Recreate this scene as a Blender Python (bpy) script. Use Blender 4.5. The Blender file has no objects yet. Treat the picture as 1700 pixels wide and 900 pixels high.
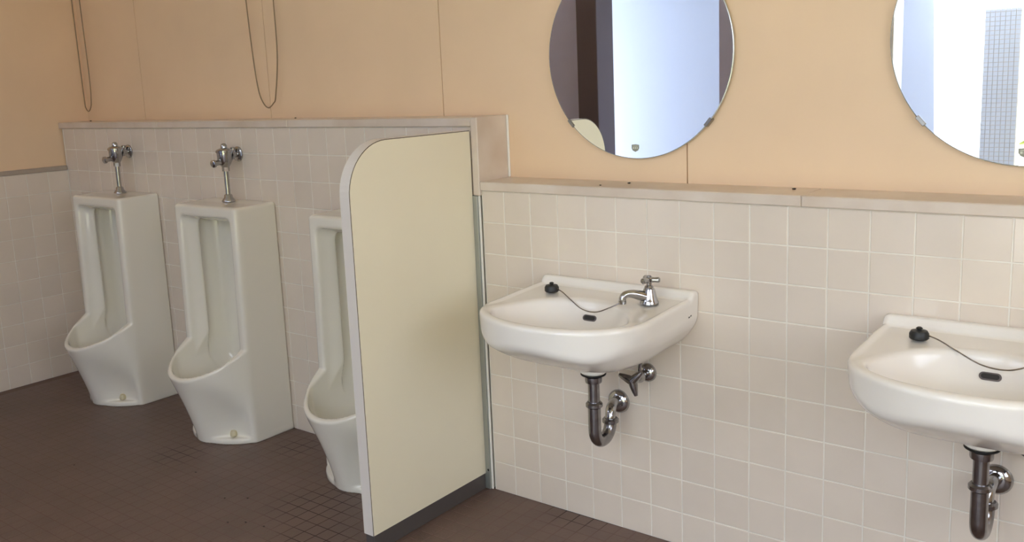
import bpy, math, random
import numpy as np
from mathutils import Matrix, Vector
random.seed(7)
R = math.radians
sc = bpy.context.scene
col = sc.collection

# ------------------------------------------------------------------ camera, sky, sun, exposure
CAM = (1.8347, -2.1951, 1.3315)
def rot(a, b, c):
    return Matrix.Rotation(a, 3, 'Z') @ Matrix.Rotation(b, 3, 'X') @ Matrix.Rotation(c, 3, 'Z')
CAM_R = rot(0.661402, 1.400219, -0.041591)
FPX = 1512.905
cd = bpy.data.cameras.new('camera'); cam = bpy.data.objects.new('camera', cd); col.objects.link(cam)
cam.matrix_world = Matrix.Translation(CAM) @ CAM_R.to_4x4()
cd.sensor_fit = 'HORIZONTAL'; cd.sensor_width = 36.0
cd.lens = FPX / 1700 * 36.0
cd.shift_y = -52.3 / 1700
cd.clip_start = 0.05
sc.camera = cam

w = bpy.data.worlds.new('world'); sc.world = w; w.use_nodes = True
bg = w.node_tree.nodes['Background']
bg.inputs[0].default_value = (0.86, 0.93, 1.06, 1); bg.inputs[1].default_value = 0.75

sd = bpy.data.lights.new('sun', 'SUN'); sun = bpy.data.objects.new('sun', sd); col.objects.link(sun)
sd.energy = 7.5; sd.color = (1.0, 0.96, 0.92); sd.angle = R(0.6)
sun.rotation_euler = (R(-29), 0, R(4))          # from behind the building, over its roof
def portal(x0, x1, z0, z1, y):
    d = bpy.data.lights.new('portal', 'AREA'); d.shape = 'RECTANGLE'; d.size = x1 - x0; d.size_y = z1 - z0
    d.cycles.is_portal = True
    o = bpy.data.objects.new('daylight_portal', d); col.objects.link(o)
    o.location = ((x0 + x1) / 2, y, (z0 + z1) / 2); o.rotation_euler = (R(90), 0, 0)   # shines towards +y
    return o
OPENINGS = [(-1.64, -0.74, 0.0, 2.02), (0.33, 2.90, 0.0, 2.25)]
ADDED_HIGH = (-2.45, -0.15, 2.16, 2.50)                  # unseen strip window added above the left-hand opening to brighten the upper walls
ADDED_WIN = (-2.60, -0.70, 0.95, 2.20)                   # unseen window added in the right-hand wall to light the partition (y0, y1, z0, z1)
YF = -3.10                                        # inner face of the wall behind the camera
for (a, b, c, d) in OPENINGS: portal(a, b, c, d, YF - 0.16)
portal(*ADDED_HIGH, YF - 0.16)
wp = portal(0, ADDED_WIN[1] - ADDED_WIN[0], ADDED_WIN[2], ADDED_WIN[3], 0); wp.location = (3.46, (ADDED_WIN[0] + ADDED_WIN[1]) / 2, (ADDED_WIN[2] + ADDED_WIN[3]) / 2); wp.rotation_euler = (R(90), 0, R(90))

sc.view_settings.view_transform = 'Standard'; sc.view_settings.look = 'None'
sc.view_settings.gamma = 1.0; sc.view_settings.use_curve_mapping = False
sc.view_settings.exposure = 2.7
sc.cycles.use_denoising = True
sc.cycles.max_bounces = 16; sc.cycles.diffuse_bounces = 8; sc.cycles.glossy_bounces = 6
sc.cycles.caustics_reflective = False; sc.cycles.caustics_refractive = False
sc.cycles.sample_clamp_indirect = 6.0

# ------------------------------------------------------------------ materials
def mat(name, color, rough=0.5, metal=0.0, coat=0.0, var=0.0, scale=8.0, bump=0.0, bscale=60.0, spec=0.5, var2=None):
    m = bpy.data.materials.new(name); m.use_nodes = True
    nt = m.node_tree; b = nt.nodes['Principled BSDF']
    b.inputs['Base Color'].default_value = (*color, 1); b.inputs['Roughness'].default_value = rough
    b.inputs['Metallic'].default_value = metal; b.inputs['Coat Weight'].default_value = coat
    b.inputs['Coat Roughness'].default_value = 0.05
    b.inputs['Specular IOR Level'].default_value = spec
    g = nt.nodes.new('ShaderNodeNewGeometry')
    if var > 0:
        n = nt.nodes.new('ShaderNodeTexNoise'); n.inputs['Scale'].default_value = scale; n.inputs['Detail'].default_value = 4
        nt.links.new(g.outputs['Position'], n.inputs['Vector'])
        mx = nt.nodes.new('ShaderNodeMix'); mx.data_type = 'RGBA'
        mr = nt.nodes.new('ShaderNodeMapRange'); mr.inputs[1].default_value = 0.3; mr.inputs[2].default_value = 0.7
        nt.links.new(n.outputs['Fac'], mr.inputs[0]); nt.links.new(mr.outputs[0], mx.inputs[0])
        c2 = var2 if var2 else tuple(c * (1 - var) for c in color)
        mx.inputs[6].default_value = (*color, 1); mx.inputs[7].default_value = (*c2, 1)
        nt.links.new(mx.outputs[2], b.inputs['Base Color'])
    if bump > 0:
        n = nt.nodes.new('ShaderNodeTexNoise'); n.inputs['Scale'].default_value = bscale; n.inputs['Detail'].default_value = 3
        nt.links.new(g.outputs['Position'], n.inputs['Vector'])
        bp = nt.nodes.new('ShaderNodeBump'); bp.inputs['Strength'].default_value = bump; bp.inputs['Distance'].default_value = 0.004
        nt.links.new(n.outputs['Fac'], bp.inputs['Height']); nt.links.new(bp.outputs[0], b.inputs['Normal'])
    return m

def random_tint(m, amount):
    """each tile object gets its own slight tone"""
    nt = m.node_tree; b = nt.nodes['Principled BSDF']
    oi = nt.nodes.new('ShaderNodeObjectInfo')
    mr = nt.nodes.new('ShaderNodeMapRange'); mr.inputs[3].default_value = 1 - amount; mr.inputs[4].default_value = 1 + amount
    nt.links.new(oi.outputs['Random'], mr.inputs[0])
    hv = nt.nodes.new('ShaderNodeHueSaturation'); nt.links.new(mr.outputs[0], hv.inputs['Value'])
    src = b.inputs['Base Color']
    if src.is_linked:
        l = src.links[0]; nt.links.new(l.from_socket, hv.inputs['Color'])
    else: hv.inputs['Color'].default_value = src.default_value
    nt.links.new(hv.outputs[0], b.inputs['Base Color'])
    return m

M = {}
M['paint'] = mat('beige wall paint', (0.83, 0.62, 0.415), 0.45, var=0.06, scale=3.0, bump=0.08, bscale=25)
M['gap'] = mat('dark brown joint backing', (0.16, 0.09, 0.05), 0.8)  # dark brown backing behind the open board joints
M['tile'] = random_tint(mat('glazed wall tile', (0.74, 0.655, 0.565), 0.14, var=0.05, scale=6, bump=0.10, bscale=14), 0.025)
M['grout'] = mat('pale wall grout', (0.86, 0.82, 0.74), 0.6, var=0.18, scale=9)
M['stone'] = mat('pale marble ledge', (0.70, 0.62, 0.54), 0.28, var=0.25, scale=7, var2=(0.60, 0.50, 0.41))
M['cap_strip'] = mat('grey brown cap strip', (0.40, 0.34, 0.28), 0.4)
M['porcelain'] = mat('white porcelain', (0.80, 0.775, 0.70), 0.09, coat=0.4)
M['basin'] = mat('white basin porcelain', (0.82, 0.79, 0.745), 0.16, coat=0.25)
M['chrome'] = mat('worn chrome', (0.50, 0.50, 0.51), 0.12, metal=1.0, var=0.25, scale=40)
M['dark_chrome'] = mat('tarnished chrome', (0.36, 0.35, 0.36), 0.22, metal=1.0, var=0.3, scale=60)
M['cream'] = mat('cream laminate', (0.84, 0.785, 0.615), 0.38, var=0.03, scale=4)
M['edge'] = mat('pale grey edge band', (0.70, 0.66, 0.63), 0.35)
M['seam'] = mat('dark seam line', (0.10, 0.07, 0.05), 0.6)
M['kick'] = mat('dark grey kick plate', (0.085, 0.075, 0.072), 0.35)
M['alu'] = mat('aluminium channel', (0.42, 0.44, 0.41), 0.35, metal=0.7)
M['sealant'] = mat('white sealant', (0.82, 0.80, 0.74), 0.5)
M['rubber'] = mat('black rubber', (0.012, 0.012, 0.012), 0.45)
M['mirror'] = mat('mirror silvering', (0.93, 0.95, 0.96), 0.004, metal=1.0)
M['glass_edge'] = mat('ground glass edge', (0.55, 0.58, 0.56), 0.2, metal=0.5)
M['clip'] = mat('grey steel clip', (0.33, 0.32, 0.31), 0.3, metal=0.9)
M['emblem'] = mat('grey green emblem print', (0.30, 0.31, 0.25), 0.5)
M['emblem_light'] = mat('pale emblem print', (0.62, 0.64, 0.55), 0.5)
M['slot'] = mat('overflow slot metal', (0.16, 0.14, 0.14), 0.35, metal=0.6)
M['hole'] = mat('dark hollow', (0.02, 0.018, 0.018), 0.6)
M['wire'] = mat('bronze ball chain', (0.26, 0.18, 0.10), 0.5, metal=0.2)
M['cap'] = mat('ivory plastic cap', (0.62, 0.55, 0.36), 0.35)
M['screen'] = mat('white wall with cool daylight tint', (0.68, 0.76, 0.88), 0.6)  # bluish cast of the outdoor shade put into the white wall's colour
M['grass'] = mat('dry yellow green grass', (0.31, 0.31, 0.17), 0.9, var=0.4, scale=6)
M['white_wall'] = mat('white painted wall', (0.80, 0.80, 0.80), 0.6)
M['ceiling'] = mat('white ceiling board', (0.84, 0.82, 0.78), 0.7)
M['purple'] = mat('grey mauve painted wall', (0.51, 0.51, 0.68), 0.5, var=0.05)
M['frame'] = mat('dark brown door frame', (0.10, 0.075, 0.085), 0.4)
M['mosaic'] = mat('pale mosaic tile', (0.80, 0.88, 0.95), 0.3)
M['ground'] = mat('pale concrete ground', (0.50, 0.49, 0.47), 0.8, var=0.1)
M['leaf'] = mat('yellow green leaves', (0.28, 0.34, 0.06), 0.5, var=0.4, scale=30)
M['insect'] = mat('dark insect body', (0.03, 0.02, 0.015), 0.6)
M['print'] = mat('faded black print', (0.05, 0.05, 0.05), 0.5)

def floor_mats():
    t = mat('brown floor tile', (0.158, 0.100, 0.080), 0.42, var=0.3, scale=5, var2=(0.132, 0.083, 0.065), bump=0.15, bscale=120)
    random_tint(t, 0.04)
    # grout: dusty and close to the tile colour, black with dirt in worn patches
    g = bpy.data.materials.new('floor grout'); g.use_nodes = True
    nt = g.node_tree; b = nt.nodes['Principled BSDF']; b.inputs['Roughness'].default_value = 0.8
    geo = nt.nodes.new('ShaderNodeNewGeometry')
    acc = None
    for (x, y, r) in [(-1.19, -0.41, 0.14), (-0.40, -0.41, 0.22), (0.35, 0.02, 0.16), (0.75, -0.0, 0.10), (-0.25, -0.55, 0.18), (-0.85, -0.12, 0.12)]:
        d = nt.nodes.new('ShaderNodeVectorMath'); d.operation = 'DISTANCE'; d.inputs[1].default_value = (x, y, 0)
        nt.links.new(geo.outputs['Position'], d.inputs[0])
        mr = nt.nodes.new('ShaderNodeMapRange'); mr.interpolation_type = 'SMOOTHSTEP'
        mr.inputs[1].default_value = r; mr.inputs[2].default_value = r * 0.3; mr.inputs[3].default_value = 0; mr.inputs[4].default_value = 1
        nt.links.new(d.outputs['Value'], mr.inputs[0])
        if acc is None: acc = mr.outputs[0]
        else:
            mx = nt.nodes.new('ShaderNodeMath'); mx.operation = 'MAXIMUM'
            nt.links.new(acc, mx.inputs[0]); nt.links.new(mr.outputs[0], mx.inputs[1]); acc = mx.outputs[0]
    mix = nt.nodes.new('ShaderNodeMix'); mix.data_type = 'RGBA'
    nt.links.new(acc, mix.inputs[0])
    mix.inputs[6].default_value = (0.165, 0.107, 0.087, 1); mix.inputs[7].default_value = (0.018, 0.011, 0.010, 1)
    nt.links.new(mix.outputs[2], b.inputs['Base Color'])
    return t, g
M['floor_tile'], M['floor_grout'] = floor_mats()

# ------------------------------------------------------------------ mesh helpers
class MB:
    def __init__(s): s.v = []; s.f = []; s.sm = []
    def add(s, v, f, smooth=False):
        n = len(s.v); s.v += [tuple(p) for p in v]; s.f += [tuple(i + n for i in q) for q in f]; s.sm += [smooth] * len(f); return s
    def box(s, x0, x1, y0, y1, z0, z1, b=0.0):
        if b <= 0:
            v = [(x, y, z) for z in (z0, z1) for y in (y0, y1) for x in (x0, x1)]
            return s.add(v, [(0, 2, 3, 1), (4, 5, 7, 6), (0, 1, 5, 4), (2, 6, 7, 3), (0, 4, 6, 2), (1, 3, 7, 5)])
        v = []; idx = {}
        X = (x0, x1); Y = (y0, y1); Z = (z0, z1); sg = (1, -1)
        for i in (0, 1):
            for j in (0, 1):
                for k in (0, 1):
                    for a in range(3):
                        p = [X[i] + sg[i] * b, Y[j] + sg[j] * b, Z[k] + sg[k] * b]; p[a] = (X[i], Y[j], Z[k])[a]
                        idx[i, j, k, a] = len(v); v.append(tuple(p))
        f = []
        for a in range(3):
            o = [q for q in range(3) if q != a]
            for e in (0, 1):
                ring = []
                for (m, n) in ((0, 0), (1, 0), (1, 1), (0, 1)):
                    t = [0, 0, 0]; t[a] = e; t[o[0]] = m; t[o[1]] = n; ring.append(idx[(*t, a)])
                if (e == 0) != (a == 1): ring.reverse()
                f.append(tuple(ring))
        for a in range(3):                       # edges along axis a
            o = [q for q in range(3) if q != a]
            for m in (0, 1):
                for n in (0, 1):
                    t0 = [0, 0, 0]; t0[o[0]] = m; t0[o[1]] = n; t1 = list(t0); t1[a] = 1
                    q = [idx[(*t0, o[0])], idx[(*t1, o[0])], idx[(*t1, o[1])], idx[(*t0, o[1])]]
                    if ((m + n) % 2 == 0) != (a == 1): q.reverse()
                    f.append(tuple(q))
        for i in (0, 1):
            for j in (0, 1):
                for k in (0, 1):
                    q = [idx[i, j, k, 0], idx[i, j, k, 1], idx[i, j, k, 2]]
                    if (i + j + k) % 2 == 0: q.reverse()
                    f.append(tuple(q))
        return s.add(v, f)
    def tube(s, pts, r, n=12, cap=True, smooth=True):
        pts = [Vector(p) for p in pts]; rs = r if isinstance(r, (list, tuple)) else [r] * len(pts)
        v = []; f = []; up = None
        for i, p in enumerate(pts):
            t = (pts[min(i + 1, len(pts) - 1)] - pts[max(i - 1, 0)]).normalized()
            if up is None:
                up = Vector((0, 0, 1)) if abs(t.z) < 0.9 else Vector((1, 0, 0))
            a = (up - t * up.dot(t)).normalized(); up = a; b = t.cross(a)
            for k in range(n):
                an = 2 * math.pi * k / n; v.append(p + (a * math.cos(an) + b * math.sin(an)) * rs[i])
        for i in range(len(pts) - 1):
            for k in range(n): f.append((i * n + k, i * n + (k + 1) % n, (i + 1) * n + (k + 1) % n, (i + 1) * n + k))
        s.add(v, f, smooth)
        if cap:
            m = len(s.v) - len(v)
            s.f.append(tuple(m + k for k in reversed(range(n)))); s.sm.append(False)
            s.f.append(tuple(m + (len(pts) - 1) * n + k for k in range(n))); s.sm.append(False)
        return s
    def lathe(s, prof, org=(0, 0, 0), axis=(0, 0, 1), n=24):
        """prof: (radius, height) from bottom to top along the axis"""
        q = Vector((0, 0, 1)).rotation_difference(Vector(axis)); v = []; f = []
        for (r, h) in prof:
            for k in range(n):
                a = 2 * math.pi * k / n
                v.append(Vector(org) + q @ Vector((r * math.cos(a), r * math.sin(a), h)))
        for i in range(len(prof) - 1):
            for k in range(n): f.append((i * n + k, i * n + (k + 1) % n, (i + 1) * n + (k + 1) % n, (i + 1) * n + k))
        f.append(tuple(reversed(range(n)))); f.append(tuple((len(prof) - 1) * n + k for k in range(n)))
        return s.add(v, f, True)
    def prism(s, pts, d, axis):
        """closed outline pts (2D) extruded from d[0] to d[1] along axis index"""
        o = [q for q in range(3) if q != axis]; n = len(pts); v = []
        for e in d:
            for p in pts:
                t = [0, 0, 0]; t[axis] = e; t[o[0]] = p[0]; t[o[1]] = p[1]; v.append(tuple(t))
        f = [tuple(range(n)), tuple(reversed(range(n, 2 * n)))]
        f += [(i, i + n, (i + 1) % n + n, (i + 1) % n) for i in range(n)]
        return s.add(v, f)
    def mesh(s, name, m, auto=None):
        me = bpy.data.meshes.new(name); me.from_pydata(s.v, [], s.f)
        me.polygons.foreach_set('use_smooth', s.sm); me.materials.append(m)
        import bmesh
        bm = bmesh.new(); bm.from_mesh(me); bmesh.ops.recalc_face_normals(bm, faces=bm.faces)
        if auto:
            for e in bm.edges:
                if len(e.link_faces) == 2 and e.calc_face_angle(0) > R(auto): e.smooth = False
        bm.to_mesh(me); bm.free()
        return me
    def build(s, name, m, parent=None, auto=40):
        return obj(name, s.mesh(name, m, auto), parent)

def obj(name, me, parent=None):
    o = bpy.data.objects.new(name, me); col.objects.link(o); o.parent = parent; return o
def tag(o, label, cat, group=None):
    o['label'] = label; o['category'] = cat
    if group: o['group'] = group
    return o
def struct(o, label=None, cat=None):
    o['kind'] = 'structure'
    if label: o['label'] = label
    if cat: o['category'] = cat
    return o
def empty(name, loc):
    o = bpy.data.objects.new(name, None); col.objects.link(o); o.location = loc; o.empty_display_size = 0.05; return o
def copy_tree(o, parent=None):
    c = o.copy(); col.objects.link(c); c.parent = parent
    for ch in [q for q in col.objects if q.parent == o]: copy_tree(ch, c)
    return c
def spline(P, n=8):
    P = [Vector(p) for p in P]; out = []
    for i in range(len(P) - 1):
        a = P[max(i - 1, 0)]; b = P[i]; c = P[i + 1]; d = P[min(i + 2, len(P) - 1)]
        for k in range(n):
            t = k / n
            out.append(0.5 * ((2 * b) + (c - a) * t + (2 * a - 5 * b + 4 * c - d) * t * t + (3 * b - a - 3 * c + d) * t ** 3))
    out.append(P[-1]); return out
def cproj(p):
    d = CAM_R.transposed() @ (Vector(p) - Vector(CAM))
    if d.z > -0.01: return None
    return (850 + FPX * d.x / -d.z, 450 - 52.3 - FPX * d.y / -d.z)
def in_frame(p, m=15):
    q = cproj(p); return q is not None and -m < q[0] < 1700 + m and -m < q[1] < 900 + m

# smooth implicit solids turned into meshes (surface nets + projection onto the surface)
def smax(a, b, k):
    h = np.maximum(k - np.abs(a - b), 0) / k; return np.maximum(a, b) + h * h * k * 0.25
def smin(a, b, k): return -smax(-a, -b, k)
def sstep(a, b, x):
    t = np.clip((x - a) / (b - a), 0, 1); return t * t * (3 - 2 * t)
def solid(name, f, lo, hi, h, m):
    ax = [np.arange(lo[i], hi[i] + h, h) for i in range(3)]
    G = np.stack(np.meshgrid(*ax, indexing='ij'), -1)
    V = f(G[..., 0], G[..., 1], G[..., 2]); S = V < 0
    n = [s - 1 for s in V.shape]
    cor = [(i, j, k) for i in (0, 1) for j in (0, 1) for k in (0, 1)]
    sl = lambda A, c: A[c[0]:c[0] + n[0], c[1]:c[1] + n[1], c[2]:c[2] + n[2]]
    cnt = sum(sl(S, c).astype(np.int32) for c in cor); act = (cnt > 0) & (cnt < 8)
    acc = np.zeros((*n, 3)); num = np.zeros(n)
    for c in cor:
        for a in range(3):
            if c[a]: continue
            e = list(c); e[a] = 1
            va = sl(V, c); vb = sl(V, e); cr = (va < 0) != (vb < 0)
            t = np.where(cr, va / np.where(cr, va - vb, 1), 0)
            p = np.stack([np.full(n, float(c[q])) for q in range(3)], -1); p[..., a] += t
            acc += p * cr[..., None]; num += cr
    ids = -np.ones(n, np.int64); ids[act] = np.arange(act.sum())
    I = np.argwhere(act)
    P = (I + acc[act] / num[act][:, None]) * h + np.array(lo)
    quads = []
    for a in range(3):
        b, c = (a + 1) % 3, (a + 2) % 3
        s0 = [slice(1, -1)] * 3; s1 = [slice(1, -1)] * 3
        s0[a] = slice(0, -1); s1[a] = slice(1, None)
        A = S[tuple(s0)]; B = S[tuple(s1)]
        E = np.argwhere(A != B)
        if not len(E): continue
        ins = A[tuple(E.T)]
        base = E.copy(); base[:, b] += 1; base[:, c] += 1
        def cell(db, dc):
            q = base.copy(); q[:, b] -= db; q[:, c] -= dc; return ids[tuple(q.T)]
        q = np.stack([cell(1, 1), cell(0, 1), cell(0, 0), cell(1, 0)], 1)
        q[~ins] = q[~ins][:, ::-1]; quads.append(q)
    Q = np.concatenate(quads); Q = Q[(Q >= 0).all(1)]
    e = 0.0006
    for _ in range(4):
        x, y, z = P.T; v0 = f(x, y, z)
        g = np.stack([(f(x + e, y, z) - f(x - e, y, z)), (f(x, y + e, z) - f(x, y - e, z)), (f(x, y, z + e) - f(x, y, z - e))], 1) / (2 * e)
        st = -(v0 / np.maximum((g * g).sum(1), 0.05))[:, None] * g
        L = np.linalg.norm(st, axis=1, keepdims=True); P = P + st * np.minimum(1, 0.4 * h / np.maximum(L, 1e-9))
    me = bpy.data.meshes.new(name); me.from_pydata(P.tolist(), [], Q.tolist())
    me.polygons.foreach_set('use_smooth', [True] * len(Q)); me.materials.append(m)
    return me

# ------------------------------------------------------------------ the room shell
XL, XR, YB, ZC = -2.612, 3.30, 0.145, 2.60       # left wall, right wall, painted back wall, ceiling
fl = struct(MB().box(XL - 0.2, XR + 0.2, YF - 0.2, 0.35, -0.12, -0.0004).build('floor', M['floor_grout']), 'brown mosaic tiled restroom floor', 'floor')
struct(MB().box(XL - 0.2, XR + 0.2, YF - 0.2, 0.35, ZC, ZC + 0.15).build('ceiling', M['ceiling']), 'white restroom ceiling', 'ceiling')
wb = struct(MB().box(XL - 0.2, XR + 0.2, YB + 0.012, 0.35, 0, ZC).build('wall_back', M['gap']), 'beige painted board wall above the tiled ledges', 'wall')
wl = struct(MB().box(XL - 0.2, XL - 0.022, YF - 0.2, YB + 0.05, 0, ZC).build('wall_left', M['gap']), 'beige painted end wall above the pale tiled dado', 'wall')
wr = MB().box(XR, XR + 0.2, YF - 0.2, 0.35, 0, ADDED_WIN[2]).box(XR, XR + 0.2, YF - 0.2, 0.35, ADDED_WIN[3], ZC).box(XR, XR + 0.2, YF - 0.2, ADDED_WIN[0], ADDED_WIN[2], ADDED_WIN[3]).box(XR, XR + 0.2, ADDED_WIN[1], 0.35, ADDED_WIN[2], ADDED_WIN[3])
struct(wr.build('wall_right', M['paint']), 'beige painted wall with the added window beyond the basins', 'wall')
wn = struct(MB().box(XR + 0.08, XR + 0.12, ADDED_WIN[0], ADDED_WIN[1], ADDED_WIN[2], ADDED_WIN[2] + 0.04).box(XR + 0.08, XR + 0.12, ADDED_WIN[0], ADDED_WIN[1], ADDED_WIN[3] - 0.04, ADDED_WIN[3]).build('added_window', M['alu']), 'added aluminium framed window in the wall beyond the basins', 'window')
for yy in (ADDED_WIN[0], (ADDED_WIN[0] + ADDED_WIN[1]) / 2 - 0.02, ADDED_WIN[1] - 0.04): MB().box(XR + 0.08, XR + 0.12, yy, yy + 0.04, ADDED_WIN[2] + 0.04, ADDED_WIN[3] - 0.04).build('mullion', M['alu'], wn)
# painted boards with open joints
JX = [XL - 0.02, -2.105, -1.185, -0.258, 0.652, 1.563, 2.475, XR]
for i in range(len(JX) - 1):
    MB().box(JX[i] + 0.0016, JX[i + 1] - 0.0016, YB, YB + 0.0125, 0.9, ZC - 0.001, 0.0003).build('panel', M['paint'], wb)
yj = [YB + 0.02, -1.3, -2.2, YF]
for i in range(3):
    MB().box(XL - 0.023, XL - 0.010, yj[i + 1] + 0.001, yj[i] - 0.001, 0.9, ZC - 0.001, 0.0008).build('panel', M['paint'], wl)

# front wall (behind the camera, seen in the mirrors) with its door openings
wf = MB().box(XL - 0.2, 0.33, YF - 0.16, YF, ADDED_HIGH[3], ZC).box(XL - 0.2, ADDED_HIGH[0], YF - 0.16, YF, ADDED_HIGH[2], ADDED_HIGH[3]).box(ADDED_HIGH[1], 0.33, YF - 0.16, YF, ADDED_HIGH[2], ADDED_HIGH[3]); xs = [XL - 0.2] + [q for o in OPENINGS for q in o[:2]] + [XR + 0.2]
for i in range(0, len(xs), 2):
    wf.box(xs[i], xs[i + 1], YF - 0.16, YF, 0, ZC if xs[i] > 1 else ADDED_HIGH[2])
for o in OPENINGS: wf.box(o[0], o[1], YF - 0.16, YF, o[3], ZC if o[0] > 0 else ADDED_HIGH[2])
struct(wf.build('wall_front', M['purple']), 'grey mauve wall with the bright entrance openings', 'wall')
t = MB().box(-1.80, -1.632, YF - 0.17, YF + 0.05, 0, 2.10, 0.004).build('door_1', M['frame']); struct(t, 'dark brown door post beside the bright opening', 'door post')
t = MB().box(0.30, 0.336, YF - 0.17, YF + 0.02, 0, 2.25, 0.003).build('door_2', M['white_wall']); struct(t, 'white door jamb of the entrance', 'door jamb')
# outside: ground, white screen wall under an added eave, mosaic pier at its end, shrubs
YS = -4.50
struct(MB().box(-12, 16, -16, YF - 0.2, -0.14, -0.02).box(XR + 0.2, 16, YF - 0.2, 8, -0.14, -0.02).build('ground', M['ground']), 'pale concrete ground outside the entrance', 'ground')
struct(MB().box(0.9, 16, -16, -3.9, -0.021, -0.012).box(XR + 0.6, 16, -3.9, 8, -0.021, -0.012).build('ground_lawn', M['grass']), 'sunlit yellow green lawn outside the entrance', 'lawn')
struct(MB().box(-4.2, 0.54, YS - 0.15, YS, -0.02, 2.048, 0.01).box(-4.2, -4.05, YS, YF - 0.2, -0.02, 2.048, 0.01).build('wall_screen', M['screen']), 'white privacy screen wall outside the entrance', 'wall')  # end return added to keep light out of the passage
struct(MB().box(-4.4, 0.20, YS - 0.35, YF - 0.165, 2.05, 2.12, 0.01).build('added_eave', M['white_wall']), 'added white eave shading the passage outside the openings', 'eave')  # unseen eave, added to shade the passage and dim the left opening
YP = -3.90
pier = struct(MB().box(0.65, 0.85, -4.05, YP - 0.006, -0.02, 2.6).build('wall_pier', M['grout']), 'pale mosaic tiled pier in front of the screen wall', 'pier')
pm = MB()
for i in range(7):
    for k in range(95):
        x = 0.6515 + i * 0.0283; z = -0.015 + k * 0.0275
        pm.box(x, x + 0.0252, YP - 0.007, YP - 0.001, z, z + 0.0244)
o = pm.build('mosaic_tile', M['mosaic'], pier); o['kind'] = 'stuff'
def shrub_mesh():
    rnd = random.Random(3); mb = MB()
    for i in range(1500):
        a = rnd.uniform(0, 2 * math.pi); u = rnd.uniform(-0.9, 1); r = (1 - u * u) ** 0.5 * rnd.uniform(0.75, 1.05)
        c = Vector((0.75 * r * math.cos(a), 0.6 * r * math.sin(a), 0.85 + 0.8 * u))
        d1 = Vector((rnd.gauss(0, 1), rnd.gauss(0, 1), rnd.gauss(0, 1))).normalized(); d2 = d1.orthogonal().normalized()
        L = rnd.uniform(0.05, 0.09); n = d1.cross(d2) * 0.012
        mb.add([c - d1 * L, c + d2 * L * 0.45 + n, c + d1 * L, c - d2 * L * 0.45 + n], [(0, 1, 2, 3)])
    return mb
sroot = empty('leafy_shrub', (1.3, -6.4, -0.02))
shrub_mesh().build('foliage', M['leaf'], sroot, auto=None)
MB().tube([(0, 0, 0), (0.03, 0.02, 0.5), (0.0, 0.0, 1.0)], [0.05, 0.04, 0.02], 8).build('stem', M['frame'], sroot)
tag(sroot, 'sunlit yellow green shrub outside, nearest to the mosaic pier', 'shrub', 'shrubs outside the entrance')
for i, (x, y, s_) in enumerate([(3.3, -6.7, 1.15), (5.3, -6.4, 1.05), (7.4, -6.8, 1.2)]):
    c = copy_tree(sroot); c.location = (x, y, -0.02); c.rotation_euler.z = i * 1.3 + 0.7; c.scale = (s_, s_, s_)
    c['label'] = 'sunlit yellow green shrub outside, %s from the mosaic pier' % ('second', 'third', 'fourth')[i]

# ------------------------------------------------------------------ tiled walls
G = 0.1; TG = 0.0034                               # tile pitch and joint width
def tile_mesh(wd, ht, t=0.008, b=0.0012):
    """face on local y = 0, facing -y, bevelled front edges, origin at its centre"""
    mb = MB(); w2, h2 = wd / 2, ht / 2
    o = [(-w2, -h2), (w2, -h2), (w2, h2), (-w2, h2)]; i_ = [(-w2 + b, -h2 + b), (w2 - b, -h2 + b), (w2 - b, h2 - b), (-w2 + b, h2 - b)]
    v = [(x, t, z) for x, z in o] + [(x, b * 0.7, z) for x, z in o] + [(x, 0, z) for x, z in i_]
    f = [(8, 9, 10, 11)]
    for k in range(4):
        n = (k + 1) % 4; f += [(k, n, n + 4, k + 4), (k + 4, n + 4, n + 8, k + 8)]
    mb.add(v, f); return mb
TM = {}
def get_tile(wd, ht):
    k = (round(wd, 4), round(ht, 4))
    if k not in TM: TM[k] = tile_mesh(*k).mesh('tile', M['tile'])
    return TM[k]
def lay(parent, x0, x1, rows, seen, to_world, rest_name='tile_rest'):
    """tiles of the lattice between x0 and x1; seen(x,z) picks the single ones, the others are joined"""
    rest = MB(); rnd = random.Random(11); n = 0
    k = math.floor(x0 / G + 1e-6)
    while k * G < x1 - 1e-6:
        a, b = max(k * G, x0), min((k + 1) * G, x1)
        if b - a > 0.008:
            for (za, zb) in rows:
                cx, cz = (a + b) / 2, (za + zb) / 2; wd, ht = b - a - TG, zb - za - TG
                me = get_tile(wd, ht)
                tilt = Matrix.Rotation(R(rnd.gauss(0, 0.22)), 4, 'X') @ Matrix.Rotation(R(rnd.gauss(0, 0.22)), 4, 'Z')
                mw = to_world @ Matrix.Translation((cx, rnd.uniform(0, 0.0004), cz)) @ tilt
                if seen(cx, cz) and n < 300:
                    o = obj('tile', me, parent); o.matrix_world = mw; n += 1
                else:
                    rest.add([mw @ v.co for v in me.vertices], [tuple(p.vertices) for p in me.polygons])
        k += 1
    if rest.v:
        o = rest.build('tile_field', M['tile'], parent); o['kind'] = 'stuff'; o['label'] = 'glazed tiles out of sight'
    return n
rows10 = [(i * G, (i + 1) * G) for i in range(10)]; rows12 = [(i * G, (i + 1) * G) for i in range(12)]
URX = [-2.025, -1.22, -0.415]                      # urinal axes
ws = struct(MB().box(0.012, XR, 0.0017, YB + 0.013, 0, 1.0).build('wall_basins', M['grout']), 'cream glazed square tile wall behind the washbasins', 'wall')
lay(ws, 0.014, XR, rows10, lambda x, z: in_frame((x, 0, z), 40), Matrix.Identity(4))
wu = struct(MB().box(XL, 0.0, 0.0017, YB + 0.013, 0, 1.2).build('wall_urinals', M['grout']), 'taller cream glazed tile wall behind the urinals', 'wall')
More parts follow.
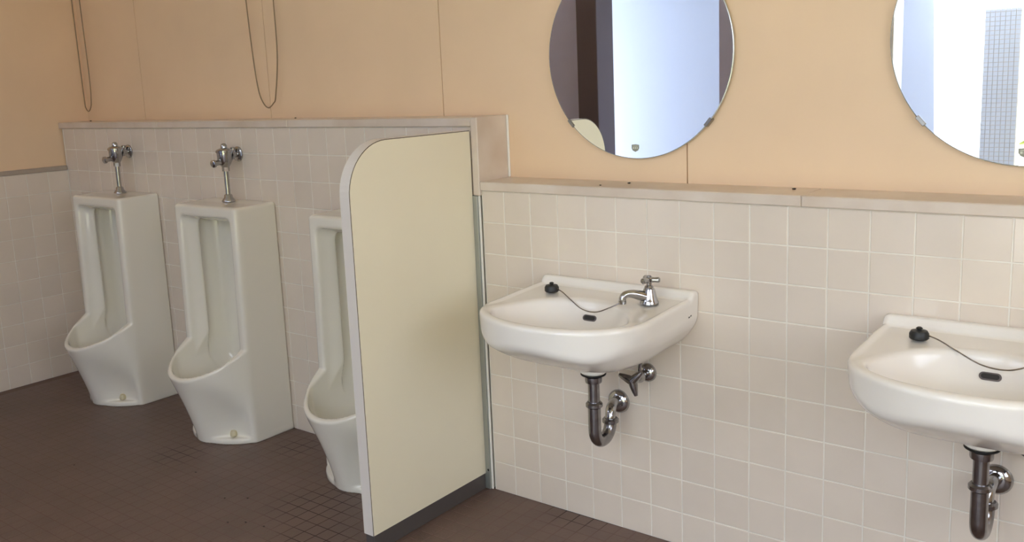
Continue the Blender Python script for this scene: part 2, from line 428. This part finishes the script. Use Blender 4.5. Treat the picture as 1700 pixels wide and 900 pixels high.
def seen_u(x, z):
    for ux in URX:
        if abs(x - ux) < 0.15 and z < 0.87: return False
    p = Vector((x, 0, z)); d = p - Vector(CAM); s = (-0.015 - CAM[0]) / d.x; q = Vector(CAM) + d * s
    if -0.50 < q.y < 0 and q.z < 1.10 and s < 1: return False      # behind the partition
    return True
lay(wu, XL + 0.012, -0.006, rows12, seen_u, Matrix.Identity(4))
wt = struct(MB().box(XL - 0.012, XL + 0.0103, YF, 0.004, 0, 1.0).build('wall_left_dado', M['grout']), 'pale glazed tile dado on the end wall', 'wall')
to_left = Matrix.Translation((XL + 0.012, 0, 0)) @ Matrix.Rotation(R(90), 4, 'Z')     # local x -> +y, local -y -> +x
lay(wt, YF, -0.001, rows10, lambda x, z: in_frame((XL, x, z), 40), to_left)
# thin cap strip on the end-wall dado
struct(MB().box(XL - 0.012, XL + 0.016, YF, -0.001, 1.0, 1.022, 0.003).build('trim_1', M['cap_strip']), 'thin grey cap strip on the end wall tiles', 'trim')

# stone ledges
lg = struct(MB().box(0.015, XR, 0.0, YB, 0.9995, 1.002).build('trim_2', M['grout']), 'low pale marble ledge above the basin tiles', 'ledge')
for a, b in [(0.0145, 1.036), (1.036, 2.10), (2.10, XR)]:
    MB().box(a + 0.0004, b - 0.0004, -0.010, YB - 0.0005, 1.001, 1.029, 0.0025).build('slab', M['stone'], lg)
hg = struct(MB().box(XL - 0.01, -0.014, 0.0, YB, 1.1995, 1.202).build('trim_3', M['grout']), 'high pale marble ledge above the urinal tiles', 'ledge')
for a, b in [(XL - 0.0098, -1.763), (-1.763, -0.90), (-0.90, -0.0125)]:
    MB().box(a + 0.0004, b - 0.0004, -0.010, YB - 0.0005, 1.201, 1.229, 0.0025).build('slab', M['stone'], hg)
MB().box(-0.0125, 0.0140, -0.011, YB - 0.0005, 0.985, 1.230, 0.0025).build('end_slab', M['stone'], hg)
MB().box(0.0140, 0.0215, YB - 0.008, YB - 0.0002, 1.0295, 1.230, 0.002).build('sealant', M['sealant'], hg)

# floor tiles
FP = 0.05
def floor_tile_mb():
    w2 = FP / 2 - 0.0011; b = 0.0005; mb = MB()
    o = [(-w2, -w2), (w2, -w2), (w2, w2), (-w2, w2)]; i_ = [(x * (1 - b / w2), y * (1 - b / w2)) for x, y in o]
    v = [(x, y, -0.0015) for x, y in o] + [(x, y, 0) for x, y in i_]
    mb.add(v, [(4, 5, 6, 7)] + [(k, (k + 1) % 4, (k + 1) % 4 + 4, k + 4) for k in range(4)]); return mb
ftm = floor_tile_mb().mesh('tile', M['floor_tile'])
cells = []
for i in range(math.ceil((XL + 0.013) / FP), math.floor(XR / FP)):
    for j in range(math.floor(YF / FP), 0):
        cells.append(((i + 0.5) * FP, (j + 0.5) * FP))
def vis_floor(x, y):
    if not in_frame((x, y, 0), 5): return False
    for ux in URX:
        if abs(x - ux) < 0.2 and y > -0.30: return False
    d = Vector((x, y, 0)) - Vector(CAM); s = (-0.015 - CAM[0]) / d.x; q = Vector(CAM) + d * s
    return not (s < 1.02 and -0.53 < q.y < 0 and q.z < 1.15)
cells.sort(key=lambda c: (c[0] - CAM[0]) ** 2 + (c[1] - CAM[1]) ** 2)
single = [c for c in cells if vis_floor(*c)][:300]; sset = set(single); rest = MB(); rnd = random.Random(5)
tv = [v.co.copy() for v in ftm.vertices]; tf = [tuple(p.vertices) for p in ftm.polygons]
for c in cells:
    mw = Matrix.Translation((c[0], c[1], rnd.uniform(-0.00008, 0))) @ Matrix.Rotation(R(rnd.gauss(0, 0.12)), 4, 'X') @ Matrix.Rotation(R(rnd.gauss(0, 0.12)), 4, 'Y')
    if c in sset: o = obj('tile', ftm, fl); o.matrix_world = mw
    else: rest.add([mw @ v for v in tv], tf)
o = rest.build('tile_field', M['floor_tile'], fl); o['kind'] = 'stuff'; o['label'] = 'brown mosaic floor tiles farther off'

# ------------------------------------------------------------------ urinals
UW, UH = 0.200, 0.915
def f_urinal(x, y, z):
    ax = np.abs(x); d = -y; q = np.clip(ax / UW, 0, 1)
    body_d = 0.168 + 0.022 * np.clip((UH - z) / 0.5, 0, 1)
    # projecting hull: sloping lip, bulging front narrowing towards the foot
    dtop = 0.190 + (0.372 - z) / 0.50 + 2.0 * np.clip(z - 0.372, 0, 1)        # how far out the lip reaches at this height
    t = np.clip(z / 0.28, 0, 1.15)
    full = np.clip(1 - q ** 2.2, 0.0, 1) ** 0.80
    narrow = np.exp(-(ax / 0.104) ** 2.4)
    m = sstep(0.10, 0.98, t)
    hd = 0.186 + (0.110 + 0.086 * t ** 1.15) * (narrow * (1 - m) + full * m)
    ho = smin(hd, dtop, 0.014)
    D = smax(body_d, ho, 0.035) - 0.004
    s = smax((d - D) * 0.80, ax - UW, 0.020)
    s = smax(s, z - UH - 0.003 * sstep(0.1, 0.0, d), 0.014)
    # foot flange
    fd = 0.172 + 0.112 * np.clip(1 - q ** 2.2, 0, 1) ** 0.85
    foot = smax(smax((d - fd) * 0.75, ax - UW + 0.002, 0.03), z - 0.021, 0.008)
    s = smin(s, foot, 0.008)
    # hollow
    # ... a rolled opening in front, a wider chamber behind it
    low = sstep(0.41, 0.29, z)
    cw = 0.131 + 0.026 * np.maximum(sstep(0.118, 0.186, d), low)
    lip = smin(d - (hd - 0.026), 0.45 * (dtop - d), 0.001)
    hol = smax(ax - cw, z - (0.850 + 0.020 * sstep(0.118, 0.180, d)), 0.030)
    hol = smax(hol, 0.05 - d, 0.02)
    room = smax(smax(ax - 0.166, 0.014 - d, 0.070), d - 0.122, 0.020)
    room = smax(room, z - 0.884, 0.030)
    hol = smin(hol, room, 0.006)
    hol = smax(hol, (0.150 + 0.08 * (ax / 0.15) ** 2) - z, 0.06)
    hol = smax(hol, lip, 0.010)
    s = smax(s, -hol, 0.014)
    s = smax(s, y + 0.002, 0.003)
    return smax(s, -z, 0.003)
um = solid('urinal_body', f_urinal, (-0.222, -0.415, -0.012), (0.222, 0.012, 0.94), 0.005, M['porcelain'])
def make_urinal(x, label):
    r = empty('urinal', (x, 0, 0)); obj('body', um, r)
    for s in (-1, 1):
        MB().lathe([(0.006, -0.004), (0.0135, 0.0), (0.0135, 0.012), (0.010, 0.020), (0.003, 0.023)], (0.112 * s, -0.222, 0.026), n=16).build('bolt_cap', M['cap'], r)
    MB().lathe([(0.045, 0), (0.045, 0.006), (0.036, 0.010), (0.004, 0.011)], (0, -0.16, 0.150), n=24).build('outlet_grate', M['porcelain'], r)
    return tag(r, label, 'urinal', 'stall urinals along the tiled wall')
make_urinal(URX[0], 'white porcelain floor urinal in the corner next to the end wall')
make_urinal(URX[1], 'middle white porcelain floor urinal, standing between the two others')
make_urinal(URX[2], 'white porcelain floor urinal half hidden by the cream partition')

def make_valve(x, label):
    y = -0.064; r = empty('flush_valve', (x, y, UH + 0.003))
    def L(z): return z - UH - 0.003
    c = M['chrome']
    MB().tube([(0, 0, L(0.925)), (0, 0, L(1.062))], 0.0100, 16).build('pipe', c, r)
    MB().lathe([(0.026, 0), (0.0255, 0.004), (0.017, 0.014), (0.0155, 0.024), (0.011, 0.028)], (0, 0, L(0.9185)), n=20).build('spud_collar', c, r)
    MB().lathe([(0.0145, 0), (0.0145, 0.018), (0.012, 0.020)], (0, 0, L(1.036)), n=6).build('coupling_nut', c, r)
    b = MB().lathe([(0.014, 0), (0.021, 0.010), (0.0285, 0.026), (0.0295, 0.056), (0.0325, 0.057), (0.0325, 0.065), (0.026, 0.070), (0.015, 0.074)], (0, 0, L(1.052)), n=28).build('body', c, r)
    MB().lathe([(0.0118, 0), (0.0122, 0.011), (0.008, 0.018), (0.002, 0.0195)], (0, 0, L(1.125)), n=18).build('cap_screw', c, b)
    k = MB().tube([(0, -0.012, L(1.074)), (0, -0.046, L(1.070))], 0.0105, 14).build('lever_socket', c, r)
    MB().lathe([(0.008, 0), (0.0150, 0.003), (0.0150, 0.012), (0.009, 0.016)], (0, -0.045, L(1.070)), (0, -1, -0.1), 18).build('push_button', c, k)
    MB().tube([(0, 0.012, L(1.098)), (0, 0.054, L(1.098))], 0.0125, 16).build('inlet', c, r)
    MB().lathe([(0.0205, 0), (0.021, 0.010), (0.018, 0.012)], (0, 0.026, L(1.098)), (0, 1, 0), 6).build('inlet_nut', c, r)
    MB().lathe([(0.0095, 0), (0.0095, 0.016), (0.006, 0.019)], (0, 0.040, L(1.108)), (0, 0, 1), 12).build('adjusting_screw', c, r)
    MB().lathe([(0.030, 0), (0.0295, 0.005), (0.020, 0.011), (0.013, 0.012)], (0, 0.0635, L(1.098)), (0, -1, 0), 24).build('wall_flange', c, r)
    return tag(r, label, 'flush valve', 'chrome flush valves above the urinals')
make_valve(URX[0], 'chrome flush valve on the urinal next to the end wall')
make_valve(URX[1] - 0.004, 'chrome flush valve on the middle urinal')
make_valve(URX[2], 'chrome flush valve on the urinal behind the partition')

# ------------------------------------------------------------------ partition
pr = empty('partition', (-0.035, -0.26, 0))
def pout(y1, z0, z1, r, n=14, back=-0.0125, off=0.0):
    """side outline (y, z): foot, back, top, rounded upper front corner"""
    p = [(y1 + off, z0), (back, z0), (back, z1 - off)]
    cy, cz = y1 + r, z1 - r; rr = r - off
    for i in range(n + 1):
        a = R(90 + 90 * i / n); p.append((cy + rr * math.cos(a), cz + rr * math.sin(a)))
    return p
def local(mb, e):
    l = e.location; mb.v = [(x - l[0], y - l[1], z - l[2]) for x, y, z in mb.v]; return mb
PY, PZ, PB, PR_ = -0.527, 1.190, 0.055, 0.150
local(MB().prism(pout(PY, PB, PZ, PR_, off=0.0007), (-0.0525, -0.0165), 0), pr).build('core', M['edge'], pr)
# edge band follows foot-front to the back of the top
eb = MB(); po = pout(PY, PB, PZ, PR_)[2:] + [(PY, PB)]; pi = pout(PY, PB, PZ, PR_, off=0.003)[2:] + [(PY + 0.003, PB)]
n = len(po); v = [(-0.0535, y, z) for y, z in po] + [(-0.0165, y, z) for y, z in po] + [(-0.0535, y, z) for y, z in pi] + [(-0.0165, y, z) for y, z in pi]
f = []
for i in range(n - 1): f += [(i, i + 1, n + i + 1, n + i), (2 * n + i, 3 * n + i, 3 * n + i + 1, 2 * n + i + 1), (i, 2 * n + i, 2 * n + i + 1, i + 1), (n + i, n + i + 1, 3 * n + i + 1, 3 * n + i)]
f += [(0, n, 3 * n, 2 * n), (n - 1, 3 * n - 1, 4 * n - 1, 2 * n - 1)]
eb.add(v, f); local(eb, pr).build('edge_band', M['edge'], pr, auto=30)
local(MB().prism(pout(PY, PB, PZ, PR_, off=0.0006), (-0.0166, -0.0162), 0), pr).build('seam', M['seam'], pr)
local(MB().prism(pout(PY, PB, PZ, PR_, off=0.0028), (-0.0168, -0.0150), 0), pr).build('face_sheet', M['cream'], pr)
local(MB().prism(pout(PY, PB, PZ, PR_, off=0.0010), (-0.0550, -0.0524), 0), pr).build('face_sheet', M['cream'], pr)
local(MB().box(-0.0525, -0.0175, PY + 0.004, -0.0125, 0.0004, PB, 0.001), pr).build('kick_plate', M['kick'], pr)
ch = local(MB().box(-0.0560, 0.0020, -0.012, -0.0008, 0.001, 0.984, 0.001), pr).build('wall_channel', M['alu'], pr)
local(MB().box(0.0022, 0.0090, -0.0065, -0.0008, 0.001, 0.984, 0.001), pr).build('sealant', M['sealant'], pr)
MB().lathe([(0.004, 0), (0.004, 0.001), (0.002, 0.002)], (-0.004 - pr.location[0], -0.012 - pr.location[1], 0.068), (0, -1, 0), 12).build('screw', M['hole'], ch)
tag(pr, 'cream laminate privacy partition with rounded corner and dark kick plate', 'partition')

# ------------------------------------------------------------------ washbasins
ZR = 0.735
def yfront(x, wd=0.25): 
    q = np.clip(np.abs(x) / wd, 0, 1); return 0.318 + 0.140 * np.clip(1 - q ** 2.2, 0, 1) ** 0.75
def f_basin(x, y, z):
    ax = np.abs(x); d = -y
    tp = np.clip((ZR - z) / 0.07, 0, 1) * 0.004
    plan = smax(ax - 0.249 + tp, (d - yfront(x) + tp) * 0.72, 0.045)
    plan = smax(plan, 0.001 - d, 0.003)
    # top: slightly raised back strip, rim proud of the deck
    top = ZR + 0.017 * sstep(0.046, 0.026, d) + 0.008 * sstep(0.30, 0.05, d)
    rim = smax(ax - 0.236, 0.03 - d, 0.02)
    deck = 0.006 * sstep(0.003, -0.010, rim) * sstep(0.36, 0.25, d)
    s = smax(plan, z - (top - deck), 0.014)
    # underside: a bowl hanging from the straight apron
    e = ((ax / 0.254) ** 4.2 + (np.clip(d - 0.10, 0, 1) / 0.362) ** 2.5)
    zb = 0.676 + 0.014 * sstep(0.36, 0.04, d) - 0.116 * np.clip(1 - e, 0, 1) ** 0.95 + 0.3 * np.clip(e - 1, 0, 1)
    s = smax(s, (zb - z) * 0.72, 0.012)
    # bowl
    yy = y + 0.325
    eb = np.sqrt((x / 0.207) ** 2 + np.where(yy > 0, yy / 0.190, yy / 0.112) ** 2 + 1e-9)
    bowl = smax((eb - 1) * 0.12, -(z - (0.626 + 0.08 * eb ** 3)) * 0.6, 0.05)
    s = smax(s, -bowl, 0.010)
    return s
bm_ = solid('basin_body', f_basin, (-0.266, -0.482, 0.53), (0.266, 0.012, 0.775), 0.004, M['basin'])
def make_basin(X, label):
    r = empty('washbasin', (X, 0, 0)); b = obj('bowl', bm_, r)
    # overflow slot on the back slope of the bowl
    yy = np.linspace(-0.30, -0.10, 2001); zz = 0.688
    fv = f_basin(0 * yy, yy, 0 * yy + zz); yo = float(yy[np.argmax(fv < 0)])
    dz = float(f_basin(np.array([0.0]), np.array([yo]), np.array([zz + 0.004]))[0] - f_basin(np.array([0.0]), np.array([yo]), np.array([zz - 0.004]))[0])
    dy = float(f_basin(np.array([0.0]), np.array([yo + 0.004]), np.array([zz]))[0] - f_basin(np.array([0.0]), np.array([yo - 0.004]), np.array([zz]))[0])
    P = Vector((0.004, yo, zz)); nrm = Vector((0, dy, dz)).normalized(); ux = Vector((1, 0, 0)); uz = nrm.cross(ux)
    def slot(a, h, t0, t1, nn=10):
        o = [(a + h * math.cos(R(-90 + 180 * i / nn)), h * math.sin(R(-90 + 180 * i / nn))) for i in range(nn + 1)]
        o += [(-a + h * math.cos(R(90 + 180 * i / nn)), h * math.sin(R(90 + 180 * i / nn))) for i in range(nn + 1)]
        m = len(o); v = [P + ux * p[0] + uz * p[1] + nrm * t0 for p in o] + [P + ux * p[0] + uz * p[1] + nrm * t1 for p in o]
        return MB().add(v, [tuple(range(m)), tuple(range(m, 2 * m))] + [(i, (i + 1) % m, (i + 1) % m + m, i + m) for i in range(m)])
    sl = slot(0.013, 0.0085, -0.012, 0.0035).build('overflow_slot', M['slot'], r)
    slot(0.012, 0.0055, 0.0, 0.0040).build('hole', M['hole'], sl)
    MB().lathe([(0.020, 0), (0.022, 0.002), (0.022, 0.004), (0.014, 0.0045)], (0, -0.27, 0.6265), n=24).build('drain_ring', M['chrome'], r)
    # little printed mark on the side
    for dy, dz, w_ in ((0, 0, 0.0075), (0.0105, 0.004, 0.0065)):
        MB().box(0.2462, 0.2472, -0.058 + dy, -0.058 + dy + w_, 0.694 + dz * 0.5, 0.698 + dz * 0.5).build('printed_mark', M['print'], r)
    # faucet
    fx, fy, fz = 0.163, -0.118, 0.739
    dr = Vector((-0.60, -0.80, 0))
    fa = MB().lathe([(0.0255, 0), (0.0255, 0.004), (0.0225, 0.010), (0.0190, 0.022), (0.0165, 0.034), (0.0145, 0.040)], (fx, fy, fz), n=24).build('faucet', M['chrome'], r)
    o_ = Vector((fx, fy, fz))
    sp = spline([o_ + dr * 0.006 + Vector((0, 0, 0.017)), o_ + dr * 0.028 + Vector((0, 0, 0.025)), o_ + dr * 0.050 + Vector((0, 0, 0.031)), o_ + dr * 0.066 + Vector((0, 0, 0.031)), o_ + dr * 0.075 + Vector((0, 0, 0.024)), o_ + dr * 0.077 + Vector((0, 0, 0.014))], 6)
    MB().tube(sp, [0.0155 - 0.0060 * min(1, i / 16) for i in range(len(sp))], 14).build('spout', M['chrome'], fa)
    MB().lathe([(0.0085, 0), (0.0105, 0.001), (0.0105, 0.008), (0.009, 0.009)], (o_.x + dr.x * 0.077, o_.y + dr.y * 0.077, fz + 0.006), n=16).build('aerator', M['chrome'], fa)
    MB().lathe([(0.0125, 0), (0.0130, 0.006), (0.010, 0.010), (0.0075, 0.012), (0.0075, 0.022)], (fx, fy, fz + 0.038), n=18).build('bonnet', M['chrome'], fa)
    h = MB()
    for k in range(3):
        a = R(20 + 120 * k); dv = Vector((math.cos(a), math.sin(a), 0)); c0 = o_ + Vector((0, 0, 0.064))
        h.tube([c0, c0 + dv * 0.014, c0 + dv * 0.026, c0 + dv * 0.0295], [0.0085, 0.0068, 0.0078, 0.0045], 12)
    h.lathe([(0.010, 0), (0.0115, 0.004), (0.0115, 0.012), (0.008, 0.015)], (fx, fy, fz + 0.057), n=18)
    hd = h.build('handle', M['chrome'], fa)
    MB().lathe([(0.0062, 0), (0.0062, 0.004), (0.003, 0.005)], (fx, fy, fz + 0.071), n=16).build('handle_cap', M['dark_chrome'], fa)
    # stopper parked on the deck and its chain
    sx, sy = -0.146, -0.128
    st = MB().lathe([(0.0175, 0), (0.0205, 0.003), (0.0205, 0.013), (0.0170, 0.019), (0.008, 0.021)], (sx, sy, 0.7395), n=22).build('rubber_stopper', M['rubber'], r)
    MB().lathe([(0.0045, 0), (0.0045, 0.003), (0.0075, 0.005), (0.004, 0.008)], (sx, sy, 0.759), n=12).build('stopper_knob', M['rubber'], st)
    ce = o_ + dr * 0.082 + Vector((0, 0, 0.010))
    cp = spline([(sx + 0.012, sy, 0.752), (sx + 0.045, sy - 0.012, 0.745), (sx + 0.085, sy - 0.030, 0.731), (sx + 0.135, sy - 0.052, 0.716), (sx + 0.185, sy - 0.064, 0.716), (sx + 0.225, sy - 0.064, 0.731), tuple(ce)], 10)
    MB().tube(cp, 0.0017, 6).build('stopper_chain', M['dark_chrome'], r)
    return tag(r, label, 'washbasin', 'wall-hung washbasins')
SX = [0.508, 1.493]
make_basin(SX[0], 'white wall-hung washbasin next to the cream partition, chrome tap')
make_basin(SX[1], 'white wall-hung washbasin farther away from the cream partition')

def make_trap(X, fx, label):
    r = empty('drain_trap', (X, -0.182, 0.33)); l = r.location
    def B(mb, name, m=M['dark_chrome'], p=r): 
        mb.v = [(a - l[0], b - l[1], c - l[2]) for a, b, c in mb.v]; return mb.build(name, m, p)
    y0 = -0.182; y1 = -0.100; rad = (y1 - y0) / 2; zc = 0.375
    B(MB().lathe([(0.030, 0), (0.036, 0.005), (0.036, 0.022), (0.030, 0.0285)], (X, y0, 0.5400), n=28), 'washer', M['sealant'])
    B(MB().lathe([(0.0345, 0), (0.0355, 0.0015), (0.0345, 0.003)], (X, y0, 0.5370), n=28), 'gasket', M['rubber'])
    B(MB().lathe([(0.0225, 0), (0.0235, 0.004), (0.0235, 0.016), (0.020, 0.020)], (X, y0, 0.515), n=24), 'top_nut')
    B(MB().tube([(X, y0, 0.55), (X, y0, 0.44)], 0.0160, 20), 'tailpiece')
    B(MB().lathe([(0.019, 0), (0.0235, 0.004), (0.0235, 0.012), (0.019, 0.017)], (X, y0, 0.442), n=24), 'slip_nut')
    pts = [(X, y0, 0.445), (X, y0, zc)]
    for i in range(1, 17):
        a = math.pi * i / 16; pts.append((X, y0 + rad - rad * math.cos(a), zc - rad * math.sin(a)))
    pts.append((X, y1, zc + 0.008))
    B(MB().tube(pts, 0.0178, 20), 'bend')
    B(MB().lathe([(0.019, 0), (0.0235, 0.003), (0.0235, 0.011), (0.019, 0.015)], (X, y1, zc - 0.004), n=24), 'slip_nut')
    pp = spline([(X, y1, zc + 0.004), (X, y1, zc + 0.016), (X + (fx - X) * 0.15, y1 + 0.012, zc + 0.034), (X + (fx - X) * 0.5, y1 + 0.042, zc + 0.036), (fx, -0.006, zc + 0.028)], 7)
    B(MB().tube(pp, 0.0150, 18), 'outlet_elbow', M['chrome'])
    B(MB().lathe([(0.035, 0), (0.0345, 0.006), (0.028, 0.014), (0.016, 0.018)], (fx, -0.0008, zc + 0.024), (0, -1, 0), 30), 'wall_flange', M['chrome'])
    return tag(r, label, 'drain trap', 'chrome traps under the washbasins')
make_trap(SX[0] + 0.022, SX[0] - 0.008, 'chrome drain trap under the washbasin next to the partition')
make_trap(SX[1] - 0.002, SX[1], 'chrome drain trap under the washbasin farther from the partition')

def make_stop(X, label):
    z = 0.503; r = empty('stop_valve', (X, 0, z))
    MB().lathe([(0.027, 0), (0.0265, 0.007), (0.020, 0.014), (0.012, 0.017)], (0, -0.0008, 0), (0, -1, 0), 26).build('wall_flange', M['chrome'], r)
    MB().tube([(0, -0.012, 0), (0, -0.040, 0)], 0.0105, 16).build('inlet', M['chrome'], r)
    b = MB().lathe([(0.0125, 0), (0.0155, 0.004), (0.0165, 0.016), (0.0145, 0.026), (0.011, 0.032)], (0, -0.036, 0), (0, -1, 0), 20).build('body', M['chrome'], r)
    MB().lathe([(0.0125, 0), (0.0125, 0.012), (0.010, 0.014)], (0, -0.066, 0), (0, -1, 0), 6).build('gland_nut', M['chrome'], b)
    MB().tube([(0, -0.050, 0.006), (0, -0.050, 0.024), (0.004, -0.052, 0.046)], 0.0065, 12).build('riser', M['chrome'], r)
    h = MB()
    for k in range(3):
        a = R(165 + 120 * k); dv = Vector((math.cos(a), 0, math.sin(a))); c0 = Vector((0, -0.090, 0))
        h.tube([c0, c0 + dv * 0.015, c0 + dv * 0.032, c0 + dv * 0.043], [0.0135, 0.0115, 0.0080, 0.0050], 12)
    h.lathe([(0.007, 0), (0.011, 0.006), (0.012, 0.014), (0.008, 0.019)], (0, -0.078, 0), (0, -1, 0), 18)
    h.build('handle', M['dark_chrome'], r)
    return tag(r, label, 'stop valve', 'chrome stop valves under the washbasins')
make_stop(SX[0] + 0.090, 'chrome three-winged stop valve under the washbasin next to the partition')
make_stop(SX[1] + 0.090, 'chrome three-winged stop valve under the washbasin farther from the partition')

# ------------------------------------------------------------------ mirrors
def make_mirror(X, label):
    zc = 1.398; rad = 0.301; yf = 0.130; r = empty('round_mirror', (X, YB, zc))
    dy = yf - YB
    MB().lathe([(rad - 0.004, 0.001), (rad - 0.002, 0.004), (rad - 0.002, 0.009), (rad, 0.0095), (rad, 0.0138), (rad - 0.0018, 0.0146)], (0, 0, 0), (0, -1, 0), 96).build('backing', M['glass_edge'], r, auto=30)
    v = [((rad - 0.0022) * math.cos(2 * math.pi * k / 128), dy, (rad - 0.0022) * math.sin(2 * math.pi * k / 128)) for k in range(128)]
    MB().add(v, [tuple(range(128))]).build('glass', M['mirror'], r)
    # make the glass a thin sheet with an edge of its own
    g = [c for c in col.objects if c.parent == r and c.name.startswith('glass')][0]
    me = MB().prism([(p[0], p[2]) for p in v], (dy, dy + 0.0006), 1).mesh('glass', M['mirror'], 30); g.data = me
    for a in (221, 319, 41, 139):
        ca, sa = math.cos(R(a)), math.sin(R(a)); m = MB().box(-0.003, 0.007, dy - 0.003, -0.0005, -0.014, 0.014, 0.0012)
        q = Matrix.Rotation(-R(a), 3, 'Y')
        m.v = [tuple(q @ Vector(p) + Vector((ca * (rad - 0.004), 0, sa * (rad - 0.004)))) for p in m.v]
        m.build('clip', M['clip'], r)
    sh = [(-0.0120, 0.009), (0.0, 0.0105), (0.0120, 0.009), (0.0122, -0.001), (0.0085, -0.0075), (0.0, -0.0115), (-0.0085, -0.0075), (-0.0122, -0.001)]
    ez = 1.129 - zc
    e = MB().prism([(a - 0.004, b + ez) for a, b in sh], (dy - 0.0008, dy - 0.0001), 1).build('emblem', M['emblem'], r)
    for (x0, x1, z0, z1) in [(-0.0085, 0.0085, 0.0045, 0.0062), (-0.0085, -0.0035, -0.003, 0.0025), (-0.0015, 0.0025, -0.003, 0.0025), (0.0045, 0.0085, -0.003, 0.0025)]:
        MB().box(x0 - 0.004, x1 - 0.004, dy - 0.0011, dy - 0.0008, z0 + ez, z1 + ez).build('emblem_mark', M['emblem_light'], e)
    return tag(r, label, 'mirror', 'round mirrors above the ledge')
make_mirror(0.498, 'round frameless mirror above the washbasin next to the partition')
make_mirror(1.498, 'round frameless mirror above the washbasin farther from the partition')

# ------------------------------------------------------------------ window opener chains above the urinals
def make_chain(path, y, label):
    low = min(path, key=lambda p: p[1]); r = empty('pull_chain', (low[0], y, low[1]))
    a, b = path[0], path[-1]
    full = [(a[0] + (a[0] - path[1][0]) * 1.2, 2.12)] + path + [(b[0] - (path[-2][0] - b[0]) * 0.4, 2.12)]
    MB().tube(spline([(p[0] - low[0], 0, p[1] - low[1]) for p in full], 10), 0.0026, 6).build('loop', M['wire'], r)
    cx = (full[0][0] + full[-1][0]) / 2 - low[0]; w_ = abs(full[-1][0] - full[0][0]) / 2
    MB().lathe([(w_, 0), (w_, 0.004), (w_ - 0.006, 0.012), (w_, 0.020), (w_, 0.024)], (cx, YB - y - 0.002, 2.12 - low[1]), (0, -1, 0), 28).build('pulley', M['clip'], r)
    MB().lathe([(0.010, 0), (0.010, 0.032), (0.006, 0.034)], (cx, YB - y - 0.0005, 2.12 - low[1]), (0, -1, 0), 16).build('pulley_pin', M['clip'], r)
    return tag(r, label, 'pull chain', 'window opener chains')
make_chain([(-1.253, 1.696), (-1.24, 1.48), (-1.224, 1.349), (-1.201, 1.294), (-1.17, 1.272), (-1.137, 1.288), (-1.118, 1.318), (-1.088, 1.473), (-1.084, 1.682)], 0.122, 'thin looped pull chain hanging above the middle urinal')
make_chain([(-2.606, 1.812), (-2.602, 1.612), (-2.597, 1.336), (-2.589, 1.291), (-2.566, 1.277), (-2.543, 1.297), (-2.532, 1.334), (-2.524, 1.458), (-2.532, 1.805)], 0.122, 'narrow looped pull chain hanging beside the end wall corner')

# ------------------------------------------------------------------ dead insects and specks
def insect_mesh():
    mb = MB(); 
    mb.lathe([(0.0004, -0.0045), (0.0018, -0.003), (0.0022, 0), (0.0016, 0.0025), (0.0012, 0.003), (0.0014, 0.0042), (0.0003, 0.0052)], (0, 0, 0.0022), (1, 0, 0), 8)
    for s in (-1, 1):
        for x in (-0.001, 0.001, 0.0025): mb.tube([(x, s * 0.001, 0.002), (x, s * 0.003, 0.0032), (x, s * 0.0042, 0.0003)], 0.0003, 4)
        mb.add([(0.001, s * 0.001, 0.0042), (-0.004, s * 0.0012, 0.0038), (-0.0055, s * 0.0035, 0.0030), (-0.002, s * 0.0035, 0.0036)], [(0, 1, 2, 3)])
    return mb.mesh('insect', M['insect'])
im = insect_mesh()
spots = [((-0.97, 0.09, 1.2292), 1.0, 'dead insect on the high ledge above the gap between urinals'), ((-2.50, 0.09, 1.2292), 1.1, 'dead insect on the high ledge below the corner pull chain'),
         ((0.497, 0.085, 1.0292), 1.0, 'dead insect on the low ledge below the mirror emblem'), ((0.44, 0.02, 1.0292), 0.7, 'tiny dead insect at the front edge of the low ledge'),
         ((0.98, 0.095, 1.0292), 1.1, 'dead insect on the low ledge between the two mirrors')]
fspots = [(-0.710, -0.547, 'tiny dead insect on the floor, one of the pair nearer the urinals'), (-0.643, -0.505, 'tiny dead insect on the floor, one of the pair nearer the urinals'),
          (-0.553, -0.647, 'tiny dead insect on the floor, one of the pair farther from the urinals'), (-0.504, -0.615, 'tiny dead insect on the floor, one of the pair farther from the urinals'),
          (-1.436, -0.689, 'lone tiny dead insect on the floor in front of the corner urinal'), (-0.982, -0.477, 'lone tiny dead insect on the floor in front of the middle urinal'),
          (-0.432, -0.601, 'lone tiny dead insect on the floor, nearest to the partition')]
for p, s_, lb in spots:
    o = obj('insect', im); o.location = p; o.scale = (s_,) * 3; o.rotation_euler.z = random.uniform(0, 6); tag(o, lb, 'insect')
for x, y, lb in fspots:
    o = obj('insect', im); o.location = (x, y, 0.0003); o.scale = (0.8,) * 3; o.rotation_euler.z = random.uniform(0, 6)
    tag(o, lb, 'insect', 'dead insects on the floor')
